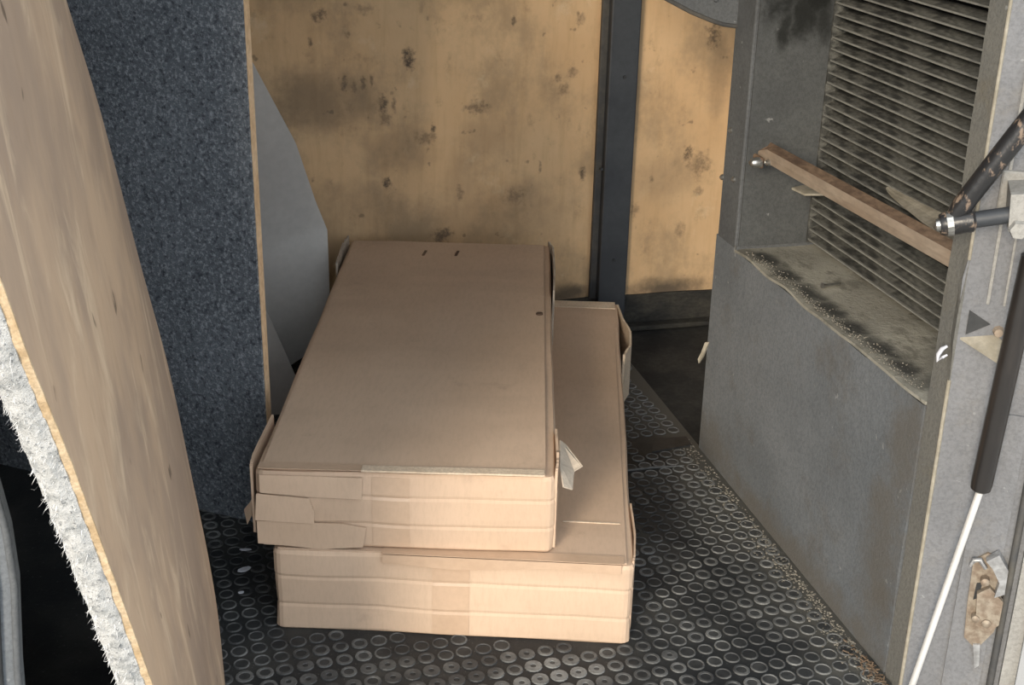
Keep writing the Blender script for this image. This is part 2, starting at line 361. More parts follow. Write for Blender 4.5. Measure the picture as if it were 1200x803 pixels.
# pillar between recess and back corner, torn lower edge
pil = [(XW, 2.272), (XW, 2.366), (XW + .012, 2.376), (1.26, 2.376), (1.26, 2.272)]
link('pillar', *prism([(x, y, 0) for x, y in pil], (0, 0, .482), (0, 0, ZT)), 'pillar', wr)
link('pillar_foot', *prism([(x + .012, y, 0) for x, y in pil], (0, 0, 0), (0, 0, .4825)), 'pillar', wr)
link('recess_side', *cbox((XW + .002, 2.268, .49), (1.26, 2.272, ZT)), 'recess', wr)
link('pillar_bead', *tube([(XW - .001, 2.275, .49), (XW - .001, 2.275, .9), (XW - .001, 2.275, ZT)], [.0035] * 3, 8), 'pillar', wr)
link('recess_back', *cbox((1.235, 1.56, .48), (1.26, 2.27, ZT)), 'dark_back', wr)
for y, z in ((2.347, .70), (2.368, .601), (2.311, .612)):
    link('rivet', *tube([(XW + .002, y, z), (XW - .003, y, z), (XW - .006, y, z)], [.006, .0055, .002], 10), 'steel', wr, True)
# curved gusset hanging from the roof beside the pillar
gz = [(.70, 1.12), (.79, 1.01), (.85, .967), (.896, .944), (.939, .923), (.98, .907), (1.005, .899), (XW + .01, .894), (XW + .01, ZT), (.70, ZT)]
gs = thing('trim_3', (1.0, 2.37, .9), kind='structure'); tag(gs, 'grey panel with curved lower edge hanging by the pillar', 'trim')
link('curved_panel', *prism([(x, 2.362, z) for x, z in gz], (0, 0, 0), (0, .014, 0)), 'pillar', gs)
link('rolled_lip', *tube([(x, 2.362, z) for x, z in gz[:8]], [.004] * 8, 8), 'post_edge', gs, True)
for x, z in ((.985, .945), (.93, .975)):
    link('rivet', *tube([(x, 2.362, z), (x, 2.357, z)], [.005, .003], 8), 'pillar', gs)
tag(link('wall_corner', *cbox((1.70, 2.376, 0), (1.75, YB, ZT)), 'void'), 'dark side of the niche behind the pillar', 'wall', kind='structure')
# torn scrap of lining at the pillar's edge
sc_ = [(1.030, 2.376, .255), (1.026, 2.384, .235), (1.022, 2.392, .205), (1.012, 2.398, .180), (1.010, 2.402, .192), (1.017, 2.398, .215), (1.022, 2.388, .250)]
link('torn_lining', *prism([V((1.026, 2.378, .225)) + (V(p) - V((1.02, 2.39, .22))) * .72 + V((-.002, -.004, 0)) for p in sc_], (0, 0, 0), (.004, .002, 0)), 'dust_edge', wr)

# ---------------------------------------------------------------- louvred grilles
def grille(z0, z1, x, y0, y1, pitch, label):
    g = thing('louvre_grille', (x, (y0 + y1) / 2, z0), 0, label, 'grille', 'louvre grilles in the recess')
    link('frame_rail', *cbox((x - .004, y1 - .006, z0), (x + .03, y1, z1), .001), 'slat', g)
    link('frame_rail', *cbox((x - .004, y0, z0), (x + .03, y0 + .006, z1), .001), 'slat', g)
    n = int((z1 - z0) / pitch)
    me = None
    for i in range(n):
        z = z0 + .004 + i * pitch
        if me is None:
            prof = [(x + .024, z + .0135), (x + .001, z + .0050), (x - .003, z + .0052), (x - .003, z + .0022), (x + .002, z + .0018), (x + .024, z + .0100)]
            vs, fs = prism([(px, 0, pz) for px, pz in prof], (0, y0 + .006, 0), (0, y1 - .006, 0))
            o = link('slat', vs, fs, None, g, mats=['slat', 'slat_lip'], fm=[0, 0, 0, 1, 1, 0, 0, 0]); me = o.data
        else:
            o = bpy.data.objects.new('slat', me); col.objects.link(o); o.parent = g
            o.location = (random.uniform(-.0012, .0012), 0, i * pitch + random.uniform(-.0012, .0012))
            o.rotation_euler = (random.uniform(-.003, .003), random.uniform(-.09, .05), 0)
            o.location += V((0, 0, 0))
    return g
grille(.632, ZT - .02, 1.182, 1.575, 2.266, .0208, 'dusty grey louvre grille above the rusty bar in the recess')
grille(.492, .606, 1.178, 1.575, 2.266, .0208, 'short dusty louvre grille below the rusty bar, just over the ledge')
mid = thing('trim_4', (1.17, 1.9, .65), kind='structure'); tag(mid, 'dusty shelf lip between the two louvre grilles', 'trim')
def tray(s, q):
    y = 1.575 + .42 * s; d = .052 * (1 - s) ** .7 + .004
    return (1.178 - d * q, y, .692 - .012 * s - d * .35 * q + .0015 * nz(s * 9, q * 3))
link('shelf_lip', *grid_slab(tray, 24, 4, (0, 0, 1), .003), 'dust_edge', mid)
link('shelf_tip', *prism([(1.178, 2.266, .607), (1.132, 2.266, .600), (1.140, 2.225, .599), (1.178, 2.195, .606)], (0, 0, 0), (0, 0, .004)), 'dust_edge', mid)

# ---------------------------------------------------------------- door frame on the right
PSI = math.radians(30)
JT = V((math.cos(PSI), -math.sin(PSI), 0)); JN = V((-math.sin(PSI), -math.cos(PSI), 0)); J0 = V((XW, 1.513, 0))
def jp(a, z, off=0.0): return J0 + JT * a + JN * off + V((0, 0, z))
fr = thing('trim_5', (XW, 1.51, 0), kind='structure'); tag(fr, 'scuffed grey door frame at the right edge of the opening', 'door frame')
def fprism(name, pts, z0, z1, mat):
    return link(name, *prism([V((p[0], p[1], 0)) for p in pts], (0, 0, z0), (0, 0, z1)), mat, fr)
def jpoly(a0, a1, off0, off1): return [jp(a0, 0, off0), jp(a1, 0, off0), jp(a1, 0, off1), jp(a0, 0, off1)]
def stripf(s, q):
    z = -.3 + (ZT + .3) * s; y = 1.513 + .047 * q
    if q == 1: y += .004 * nz(z * 7, 3)
    bump = .006 * math.exp(-((z - .62) / .06) ** 2) * (1 if q < .3 else 0)
    return (XW - bump, y, z)
link('return_strip', *grid_slab(stripf, 50, 3, (-1, 0, 0), .006), 'strip', fr)
def jface(s, q):
    z = -.3 + (ZT + .3) * s; a = -.002 + .142 * q
    d = 0
    if q == 0: a += .007 * nz(z * 14, 9) * (1 if .52 < z < .72 else .25)
    return jp(a, z, d)
link('frame_face', *grid_slab(jface, 60, 4, JN, .01), 'jamb', fr)
link('worn_corner', *tube([jp(-.001, -.3, .0), jp(-.001, .2), jp(-.0015, .54), ], [.0028] * 3, 8), 'dust_edge', fr)
link('worn_corner', *tube([jp(-.001, .72), jp(-.001, 1.1), jp(-.001, ZT)], [.0024] * 3, 8), 'dust_edge', fr)
fprism('frame_band', jpoly(.058, .112, .0, .004), -.3, .50, 'jamb')
fprism('frame_rib', jpoly(.030, .034, .0, .003), .66, ZT, 'jamb_light')
fprism('frame_rib', jpoly(.052, .055, .0, .003), .66, ZT, 'jamb_light')
link('door_seal', *tube([jp(.128, -.3, .004), jp(.126, .5, .004), jp(.124, ZT, .004)], [.0055] * 3, 10), 'post_edge', fr, True)
fprism('outer_skin', jpoly(.139, .40, -.01, .012), -.6, ZT + .3, 'jamb_light')
fprism('skin_step', jpoly(.160, .40, .012, .022), -.6, ZT + .3, 'body')
# torn pocket: dark slot with a dusty bent tab
pk = prism([jp(.010, .648, .001), jp(.040, .631, .001), jp(.010, .612, .001)], JN * 0, JN * .0015)
link('dark_slot', *pk, 'rubber', fr)
link('bent_tab', *prism([jp(.004, .606, 0), jp(.050, .616, 0), jp(.066, .606, .012), jp(.062, .586, .034)], (0, 0, 0), (0, 0, -.003)), 'dust_edge', fr)
link('rust_bolt', *tube([jp(.052, .622, .0), jp(.052, .622, .010)], [.008, .006], 8), 'rust', fr)
hk = [jp(-.012, .592, .004), jp(-.018, .589, .008), jp(-.022, .580, .009), jp(-.022, .570, .008), jp(-.016, .576, .008), jp(-.010, .580, .006)]
link('torn_hook', *tube(hk, [.002, .0032, .0032, .0025, .002, .0015], 8), 'paper', fr, True)

# ---------------------------------------------------------------- rusty angle bar across the recess
bar = thing('angle_bar', (1.04, 1.9, .69), 0, 'rusty tan steel angle bar running across the louvred recess', 'bar')
z0 = .688
def barleg(p):      # p(y) -> list of profile points, swept along the bar
    ys = [2.222, 2.205, 2.19, 2.0, 1.8, 1.545]; vs = []; fs = []; n = len(p(2))
    for y in ys: vs += p(y)
    for i in range(len(ys) - 1):
        for k in range(n): k2 = (k + 1) % n; fs.append([i * n + k, i * n + k2, (i + 1) * n + k2, (i + 1) * n + k])
    return vs, fs + [list(range(n))[::-1], [(len(ys) - 1) * n + k for k in range(n)]]
def bz(y): return z0 + .014 + (2.2 - y) * .020
def bnotch(y): return .010 * max(0, (y - 2.19) / .032)
link('front_leg', *barleg(lambda y: [(1.036, y, bz(y) - .024), (1.0345, y, bz(y) - .012), (1.036, y, bz(y) - bnotch(y)), (1.0405, y, bz(y) - .001 - bnotch(y)), (1.0395, y, bz(y) - .024)]), 'rust', bar)
link('top_leg', *barleg(lambda y: [(1.0362, y, bz(y) + .0001 - bnotch(y)), (1.046, y, bz(y) + .003 - bnotch(y) * 1.3), (1.056, y - .004, bz(y) + .006), (1.056, y - .004, bz(y) + .002), (1.0405, y, bz(y) - .003 - bnotch(y))]), 'rust_dark', bar)
link('end_tab', *cbox((1.026, 2.19, z0 - .022), (1.034, 2.225, z0 - .002), .002), 'rust_dark', bar)
link('bolt', *tube([(1.03, 2.197, .676), (1.020, 2.197, .676), (1.012, 2.197, .676), (1.008, 2.197, .676)], [.010, .010, .008, .003], 12), 'steel', bar, True)
link('bolt', *tube([(1.04, 2.172, .682), (1.030, 2.172, .682), (1.027, 2.172, .682)], [.006, .006, .003], 10), 'steel', bar, True)

# ---------------------------------------------------------------- lever arm with pivot
lv = thing('hinge_arm', jp(.04, .80, 0), 0, 'worn black hinge arm with a steel pivot bolt beside the rusty bar', 'hinge arm')
piv = jp(-.040, .791, .08); top = jp(.075, 1.005, .08)
dirv = (top - piv).normalized()
link('arm', *tube([piv + dirv * .012, piv + dirv * .03, piv + dirv * .12, top], [.010, .0135, .0140, .0140], 14), 'worn_black', lv, True)
ax = (jp(.039, .809, .07) - piv).normalized()
link('pivot_boss', *tube([piv - ax * .010, piv - ax * .004, piv + ax * .03, piv + ax * .034], [.013, .0155, .0155, .011], 16), 'worn_black', lv, True)
link('pivot_ring', *tube([piv - ax * .002, piv + ax * .006], [.0165, .0165], 16), 'steel', lv)
link('pivot_bolt', *tube([piv - ax * .018, piv - ax * .015, piv - ax * .009], [.003, .008, .009], 12), 'steel', lv, True)
link('pin', *tube([piv + ax * .03, piv + ax * .085], [.011, .011], 12), 'black_post', lv, True)
br = piv + ax * .085
link('bracket', *prism([br + V((0, 0, .028)) + JT * -.012, br + V((0, 0, .034)) + JT * .03, br + V((0, 0, -.024)) + JT * .03, br + V((0, 0, -.020)) + JT * -.008], JN * .014, JN * -.08), 'jamb_light', lv)
link('bracket_nut', *tube([br + JT * .004 + JN * .014 + V((0, 0, -.016)), br + JT * .004 + JN * .024 + V((0, 0, -.016))], [.013, .011], 6), 'jamb_light', lv)
link('bracket_plate', *cbox((-.02, -.01, -.03), (.05, .0, .04), .002, 1, Matrix.Translation(br + JT * .0 - JN * .068) @ Matrix.Rotation(-PSI, 4, 'Z')), 'jamb_light', lv)

# ---------------------------------------------------------------- gas strut
gp = [jp(.073, .750, .05), jp(.0595, .399, .05), jp(.012, .055, .05)]
gs_ = thing('gas_strut', gp[2], 0, 'black gas strut with a bright rod slanting down the door frame', 'gas strut')
ab = (gp[1] - gp[0]).normalized()
link('cylinder', *tube([gp[0], gp[1] - ab * .012, gp[1] - ab * .003, gp[1]], [.0150, .0150, .0140, .0105], 18), 'strut', gs_, True)
link('cylinder_end', *tube([gp[0] - ab * .012, gp[0] + ab * .004], [.009, .012], 12), 'worn_black', gs_)
link('ball_stud', *tube([gp[0] - ab * .004, gp[0] - ab * .004 - JN * .05], [.005, .005], 10), 'steel', gs_)
rd = (gp[2] - gp[1]).normalized()
foot = gp[2] + rd * .22
link('rod', *tube([gp[1] - rd * .01, foot], [.0053, .0053], 12), 'rod', gs_, True)
link('rod_end', *tube([foot - rd * .02, foot, foot + rd * .012], [.008, .011, .006], 12), 'worn_black', gs_, True)
link('ball_stud', *tube([foot, foot - JN * .06], [.006, .006], 10), 'steel', gs_)

# ---------------------------------------------------------------- latch on the frame
la = thing('door_latch', jp(.10, .18, 0), 0, 'tan oxidised door latch bolted low on the door frame', 'latch')
B = .0042
link('back_plate', *prism([jp(a, z, B) for a, z in ((.072, .262), (.090, .278), (.112, .272), (.118, .215), (.124, .175), (.118, .145), (.098, .110), (.078, .128), (.074, .19))], JN * 0, JN * .004), 'latch', la)
link('catch', *prism([jp(a, z, B + .004) for a, z in ((.084, .212), (.100, .226), (.122, .205), (.122, .165), (.110, .150), (.090, .158))], JN * 0, JN * .010), 'latch', la)
link('claw', *prism([jp(a, z, B + .004) for a, z in ((.088, .272), (.104, .286), (.120, .262), (.121, .222), (.108, .214), (.111, .240), (.098, .262))], JN * 0, JN * .016), 'latch_grey', la)
link('hook', *tube([jp(a, z, B + .010) for a, z in ((.090, .255), (.080, .268), (.072, .266), (.068, .255))], [.003, .004, .004, .002], 8), 'latch_grey', la, True)
link('spring_tail', *prism([jp(a, z, B + .003) for a, z in ((.092, .120), (.102, .122), (.106, .085), (.100, .078), (.096, .10))], JN * 0, JN * .005), 'latch_grey', la)
link('slot', *prism([jp(a, z, B + .0042) for a, z in ((.082, .225), (.090, .228), (.088, .200), (.081, .196))], JN * 0, JN * .0006), 'rubber', la)
for a, z, r in ((.104, .165, .007), (.088, .170, .006), (.092, .235, .0065)):
    link('bolt', *tube([jp(a, z, B + .003), jp(a, z, B + .017), jp(a, z, B + .019)], [r, r, r * .5], 10), 'latch', la, True)

# ---------------------------------------------------------------- blue carpeted panel standing at the left
PH = math.radians(35)
pc = V((.116, 2.235, 0)); ct = V((-math.cos(PH), math.sin(PH), 0)); cn = V((-math.sin(PH), -math.cos(PH), 0))
cp = thing('carpeted_panel', pc, 0, 'upright plywood panel covered in heather blue-grey carpet beside the grey sheets', 'panel')
W_, H_, T_ = .74, 1.30, .016
link('board', *prism([pc, pc + ct * W_, pc + ct * W_ + V((0, 0, H_)), pc + V((0, 0, H_))], cn * 0, cn * -T_), 'ply_warm', cp)
link('carpet', *grid_slab(lambda s, q: pc + ct * (W_ * s + .0008 * (1 + nz(q * 40, 2)) * (s < .01)) + V((0, 0, H_ * q)) + cn * (.005 + .0016 * nz(s * 60, q * 100)), 90, 140, cn, .005), 'carpet_blue', cp, True)

# ---------------------------------------------------------------- grey sheets behind it
s1 = thing('grey_sheet', (.2, 2.96, 0), 0, 'larger bent grey sheet leaning on the plywood back wall', 'sheet', 'grey sheets behind the carpeted panel')
def edge_r(z):      # right edge of the tall sheet: X at height z
    pts = [(0.0, .185), (.025, .224), (.068, .285), (.105, .310), (.218, .314), (.337, .318), (.405, .294), (.554, .251), (.756, .157), (.80, .12)]
    for (a, xa), (b, xb) in zip(pts, pts[1:]):
        if a <= z <= b: return xa + (xb - xa) * (z - a) / (b - a)
def sheet1(s, q):
    z = .80 * q; xr = edge_r(z); xl = -.06
    x = xr + (xl - xr) * s
    fold = .345 - .30 * max(0, (.32 - x))
    y = 2.955 + .10 * z
    if z < fold: y -= .034 * math.sin((fold - z) / fold * math.pi * .92)
    else: y -= .22 * (z - fold)
    return (x, y + .004 * nz(x * 6, z * 6), z + .0005)
link('sheet_face', *grid_slab(sheet1, 24, 64, (0, -1, 0), .004), 'sheet', s1, True)
s2 = thing('grey_sheet', (.2, 2.72, 0), 0, 'smaller grey sheet just behind the edge of the carpeted panel', 'sheet', 'grey sheets behind the carpeted panel')
def sheet2(s, q):
    z = .42 * q; xr = .240 - .362 * z - .05 * max(0, z - .2); xl = -.10
    return (xr + (xl - xr) * s, 2.715 + .10 * z + .012 * math.sin(q * 3), z + .0005)
link('sheet_face', *grid_slab(sheet2, 10, 20, (0, -1, 0), .004), 'sheet', s2, True)

# ---------------------------------------------------------------- leaning plywood board with felt backing, nearest the camera
bn = V((.988, -.116, .099)).normalized(); be = V((.1160, .9932, 0)).normalized(); bw = bn.cross(be).normalized()
if bw.z < 0: bw = -bw
b0 = V((-.025, 1.402, 0.0))
def bp(e, w, off=0.0): return b0 + be * e + bw * w + bn * off
near = [(0.0, .0), (-.055, .165), (-.122, .365), (-.178, .54), (-.234, .71), (-.290, .845), (-.325, .96), (-.365, 1.12), (-.40, 1.30), (-.42, 1.42)]
far = [(.330, .0), (.372, .04), (.415, .124), (.421, .23), (.417, .336), (.400, .50), (.398, .542), (.345, .72), (.291, .925), (.221, 1.07), (.13, 1.25), (.05, 1.42)]
def interp(pts, w):
    w = max(pts[0][1], min(pts[-1][1], w))
    for (ea, wa), (eb, wb2) in zip(pts, pts[1:]):
        if wa <= w <= wb2: return ea + (eb - ea) * (w - wa) / (wb2 - wa)
lb_ = thing('leaning_board', b0, 0, 'scuffed bare plywood board with shaggy white felt backing leaning nearest the viewer', 'board')
def bface(s, q, o=0.0):
    w = 1.42 * q
    def sm(p): return (interp(p, w - .05) + interp(p, w) * 2 + interp(p, w + .05)) / 4
    e0 = interp(near, w); e1 = sm(far)
    e = e0 + (e1 - e0) * s
    bow = -.010 * max(0, (s - .72) / .28) ** 2
    return bp(e, w, bow + o + .002 * nz(e * 5, w * 5))
link('plywood_face', *grid_slab(lambda s, q: bface(s, q), 36, 60, bn, .0065), 'ply_front', lb_, True)
def edge_strip(s, q):
    w = 1.42 * q; e = interp(near, w) - .0015 - .0035 * abs(nz(w * 45, 4)) - .001
    return bp(e, w, .0006 - .0080 * s)
link('plywood_edge', *grid_slab(edge_strip, 3, 160, -be, .003), 'ply_edge', lb_)
def felt(s, q):
    w = 1.42 * q; e = interp(near, w) - .004 - .005 * math.sin(math.pi * s) - .0025 * nz(w * 60, s * 4) - .0022 * nz(w * 190, s * 14)
    return bp(e, w, -.0070 - .0285 * s - .002 * nz(w * 40, s * 3, 5))
fe = link('felt_edge', *grid_slab(felt, 8, 300, -be, .02), 'felt', lb_, True)
link('felt_backing', *grid_slab(lambda s, q: bface(s, q, -.0075), 20, 40, bn, .026), 'felt', lb_, True)
vs, fs = [], []
for i in range(1500):
    q = random.uniform(0, 1); s = random.choice([random.uniform(0, 1), random.uniform(.8, 1.0)])
    p = V(felt(s, q)); L = random.uniform(.002, .0075) * (1.8 if random.random() < .07 else 1)
    d = (-be * random.uniform(.2, 1) - bn * random.uniform(-.2, 1.2) + bw * random.uniform(-.9, .7)).normalized()
    sd = d.cross(V((random.uniform(-1, 1), random.uniform(-1, 1), random.uniform(-1, 1)))).normalized() * .00032
    m = p + d * L * .55 + V((0, 0, -.002)); e = p + d * L + V((0, 0, random.uniform(-.006, .002)))
    k = len(vs); vs += [p - sd, p + sd, m + sd * .8, m - sd * .8, e]; fs += [[k, k + 1, k + 2, k + 3], [k + 3, k + 2, k + 4]]
fz = link('felt_fuzz', vs, fs, 'fuzz', lb_); fz['kind'] = 'stuff'

# ---------------------------------------------------------------- cardboard boxes
T_skin = {}
def carton(name, loc, rz, W, L, H, label, mat, creases, slump=0.0):
    T = thing(name, loc, rz, label, 'cardboard box', 'cardboard boxes stacked on the rubber floor')
    Mx = T.matrix_basis
    w2 = lambda u, v, z: Mx @ V((u, v, z))
    T['_'] = 0; del T['_']
    r = .013
    def outline(ins):
        pts = []
        cs = [(r, r, math.pi, 1.5 * math.pi), (W - r, r, 1.5 * math.pi, 2 * math.pi), (W - r, L - r, 0, .5 * math.pi), (r, L - r, .5 * math.pi, math.pi)]
        ends = []
        for cx_, cy_, a0, a1 in cs:
            arc = [(cx_ + (r - ins) * math.cos(a0 + (a1 - a0) * k / 3), cy_ + (r - ins) * math.sin(a0 + (a1 - a0) * k / 3)) for k in range(4)]
            ends.append(arc)
        for i in range(4):
            pts += ends[i]
            a, b = ends[i][-1], ends[(i + 1) % 4][0]
            n = 14 if i % 2 == 0 else 24
            pts += [(a[0] + (b[0] - a[0]) * k / n, a[1] + (b[1] - a[1]) * k / n) for k in range(1, n)]
        return pts
    zs = [(0, .0025), (.004, 0)]
    for c in creases: zs += [(c - .005, 0), (c, .0014), (c + .005, 0)]
    zs += [(H - .006, .0), (H, .003)]
    vs = []; n = len(outline(0))
    for z, ins in zs:
        for k, (x, y) in enumerate(outline(ins)):
            f = .0035 * nz(x * 5 + loc[0] * 7, y * 5, z * 12) + slump * math.sin(math.pi * z / H) * (.5 + .5 * nz(x * 4, y * 4, 3))
            dx = (x - W / 2) / (W / 2); dy = (y - L / 2) / (L / 2)
            ox = f * (1 if dx > .98 else -1 if dx < -.98 else 0); oy = f * (1 if dy > .98 else -1 if dy < -.98 else 0)
            vs.append(w2(x + ox, y + oy, z + (.0025 * nz(x * 9, y * 9, loc[2] + 4) if 0 < z else .0005)))
    fs = []
    for j in range(len(zs) - 1):
        for k in range(n):
            k2 = (k + 1) % n; fs.append([j * n + k, j * n + k2, (j + 1) * n + k2, (j + 1) * n + k])
    fs.append(list(range(n))[::-1]); fs.append([(len(zs) - 1) * n + k for k in range(n)])
    link('body', vs, fs, mat, T)
    def skin(name, u0, u1, z0, z1, out, mat2):
        zz = sorted(set([z0, z1] + [z for z, _ in zs if z0 < z < z1])); n2 = 10; vv = []; ff = []
        ins = lambda z: next((i for zq, i in zs if abs(zq - z) < 1e-6), 0)
        for lay in (out, out - .0003):
            for z in zz:
                for k in range(n2 + 1):
                    x = u0 + (u1 - u0) * k / n2
                    f = .0035 * nz(x * 5 + loc[0] * 7, 0, z * 12) + slump * math.sin(math.pi * z / H) * (.5 + .5 * nz(x * 4, 0, 3))
                    vv.append(w2(x, ins(z) - f - lay, z + .0025 * nz(x * 9, 0, loc[2] + 4)))
        m = len(zz) * (n2 + 1)
        for j in range(len(zz) - 1):
            for k in range(n2):
                a = j * (n2 + 1) + k; q4 = [a, a + 1, a + n2 + 2, a + n2 + 1]
                ff += [q4, [i + m for i in q4][::-1]]
        return link(name, vv, ff, mat2, T)
    T_skin[T.name] = skin
    return T, w2
def slab(T, w2, name, u0, u1, v0, v1, z, th, mat, amp=.0015, seed=0.0, nu=14, nv=30):
    def P(s, q):
        u = u0 + (u1 - u0) * s; v = v0 + (v1 - v0) * q
        return w2(u, v, z + amp * nz(u * 6 + seed, v * 5) + amp * .6 * nz(u * 2, v * 14 + seed))
    return link(name, *grid_slab(P, nu, nv, (0, 0, 1), th), mat, T, True)
def wallflap(T, w2, name, path, z0, z1, th, mat, jag=0.0, seed=0):
    """standing flap along a (u, v) path; ragged top edge"""
    n = 16
    def P(s, q):
        k = s * (len(path) - 1); i = min(int(k), len(path) - 2); f = k - i
        u = path[i][0] + (path[i + 1][0] - path[i][0]) * f; v = path[i][1] + (path[i + 1][1] - path[i][1]) * f
        return w2(u, v, z0 + (z1 - z0) * q + (jag * nz(s * 11 + seed, 2) if q > .9 else 0))
    d = (w2(*path[-1], 0) - w2(*path[0], 0)).normalized(); N = V((d.y, -d.x, 0))
    return link(name, *grid_slab(P, n, 3, N, th), mat, T)
def front(T, w2, name, pts, out, th, mat):
    """thin piece lying on the front (v = 0) of a box"""
    return link(name, *prism([w2(u, -out, z) for u, z in pts], (0, 0, 0), w2(0, -th, 0) - w2(0, 0, 0)), mat, T)

# lower box
rz1 = math.atan2(-.291, .957)
Wl, Ll, Hl = .587, 1.185, .150
LB, lw = carton('cardboard_box', (.095, 1.898, 0), rz1, Wl, Ll, Hl, 'wide brown cardboard box lying flat on the rubber floor, under the other', 'card', (.048, .102))
slab(LB, lw, 'top_panel', .008, Wl - .012, .004, Ll - .012, Hl + .0035, .003, 'card2', .0007, 1.3)
T_skin[LB.name]('tape', .262, .322, .004, Hl - .004, .0008, 'tape')
slab(LB, lw, 'tape', .18, Wl - .016, -.003, .022, Hl + .0048, .001, 'tape', .0005, 5, 20, 2)
front(LB, lw, 'tape', [(.18, Hl - .012), (.3, Hl - .020), (.45, Hl - .010), (Wl - .02, Hl - .014), (Wl - .02, Hl + .003), (.18, Hl + .003)], .0036, .0003, 'tape')
wallflap(LB, lw, 'corner_flap', [(Wl + .0005, .012), (Wl + .003, .03), (Wl + .006, .10), (Wl + .002, .20)], .02, Hl + .003, .003, 'card2', .002, 3)
wallflap(LB, lw, 'back_corner_flap', [(Wl - .004, Ll - .01), (Wl + .006, Ll - .10), (Wl + .022, Ll - .18), (Wl + .020, Ll - .26), (Wl + .004, Ll - .32)], .03, Hl + .002, .005, 'card_edge', .003, 8)
slab(LB, lw, 'back_fold', .33, Wl - .008, Ll - .045, Ll - .004, Hl + .0050, .003, 'card_edge', .0006, 2, 12, 3)
slab(LB, lw, 'crease', .47, Wl - .02, .125, .128, Hl + .0046, .0016, 'card_edge', .0008, 4, 10, 1)

# upper box
u2 = (.966, -.26); rz2 = math.atan2(u2[1], u2[0])
Wu, Lu, Hu = .478, 1.165, .136
zl = Hl + .0062
UB, uw = carton('cardboard_box', (.075, 1.908, zl), rz2, Wu, Lu, Hu, 'narrower taped cardboard box with torn corners, resting on top of the wide box', 'card2', (.044, .094), .004)
UT = slab(UB, uw, 'top_panel', .010, Wu - .016, .006, Lu - .012, Hu + .0055, .0045, 'card', .0015, 6.1, 18, 40)
T_skin[UB.name]('tape', .186, .246, .004, Hu - .006, .0008, 'tape')
front(UB, uw, 'torn_flap', [(-.002, .050), (.092, .046), (.094, .066), (.086, .092), (.002, .098)], .0048, .002, 'card')
front(UB, uw, 'lower_layer', [(.0, .006), (.05, .003), (.10, -.002), (.135, .001), (.17, .004), (.176, .040), (.14, .046), (.0, .048)], .0038, .0012, 'card2')
front(UB, uw, 'upper_layer', [(.008, .100), (.09, .0945), (.17, .0925), (.172, .131), (.09, .132), (.008, .132)], .0046, .0012, 'card')
slab(UB, uw, 'front_fold', .17, Wu - .018, -.004, .014, Hu + .0082, .003, 'card_edge', .001, 3, 16, 2)
slab(UB, uw, 'tape', .006, .20, -.003, .018, Hu + .0072, .001, 'tape', .001, 9, 12, 2)
wallflap(UB, uw, 'corner_flap', [(-.0045, .006), (-.006, .02), (-.008, .05), (-.004, .19)], .02, Hu + .007, .004, 'card2', .003, 1)
wallflap(UB, uw, 'corner_flap', [(Wu + .003, .008), (Wu + .005, .03), (Wu + .006, .06), (Wu + .004, .16)], .006, Hu + .010, .004, 'card2', .007, 5)
wallflap(UB, uw, 'back_corner_flap', [(-.003, Lu - .20), (-.007, Lu - .08), (-.003, Lu - .004)], .03, Hu + .014, .004, 'card_torn', .008, 6)
wallflap(UB, uw, 'back_corner_flap', [(Wu - .006, Lu - .005), (Wu + .004, Lu - .05), (Wu + .006, Lu - .2), (Wu + .003, Lu - .34)], .02, Hu + .012, .004, 'card_torn', .006, 7)
# torn paper hanging off the right front corner, ragged bit at the left
tp = [uw(Wu + .006, .040, Hu + .004), uw(Wu + .007, .115, Hu + .010), uw(Wu + .018, .112, Hu + .002), uw(Wu + .044, .062, Hu - .010), uw(Wu + .030, .058, Hu - .018), uw(Wu + .027, .020, Hu - .030), uw(Wu + .012, .010, Hu - .020)]
link('torn_paper', *prism(tp, (0, 0, 0), (.0015, 0, .0015)), 'card_torn', UB)
lp = [uw(-.004, .004, .090), uw(-.014, .012, .070), uw(-.026, .022, .052), uw(-.022, .022, .024), uw(-.012, .014, .046), uw(-.004, .008, .030)]
link('torn_paper', *prism(lp, (0, 0, 0), (.001, .003, 0)), 'card2', UB)
for u, v in ((.18, Lu - .115), (.255, Lu - .112)):
    link('slot_mark', *prism([uw(u, v, Hu + .0068), uw(u + .006, v, Hu + .0068), uw(u + .010, v + .034, Hu + .0068), uw(u + .004, v + .034, Hu + .0068)], (0, 0, 0), (0, 0, .0012)), 'rust_dark', UT)
link('dent_mark', *tube([uw(Wu - .026, .70, Hu + .005), uw(Wu - .026, .70, Hu + .0085)], [.008, .007], 9), 'rust_dark', UT)

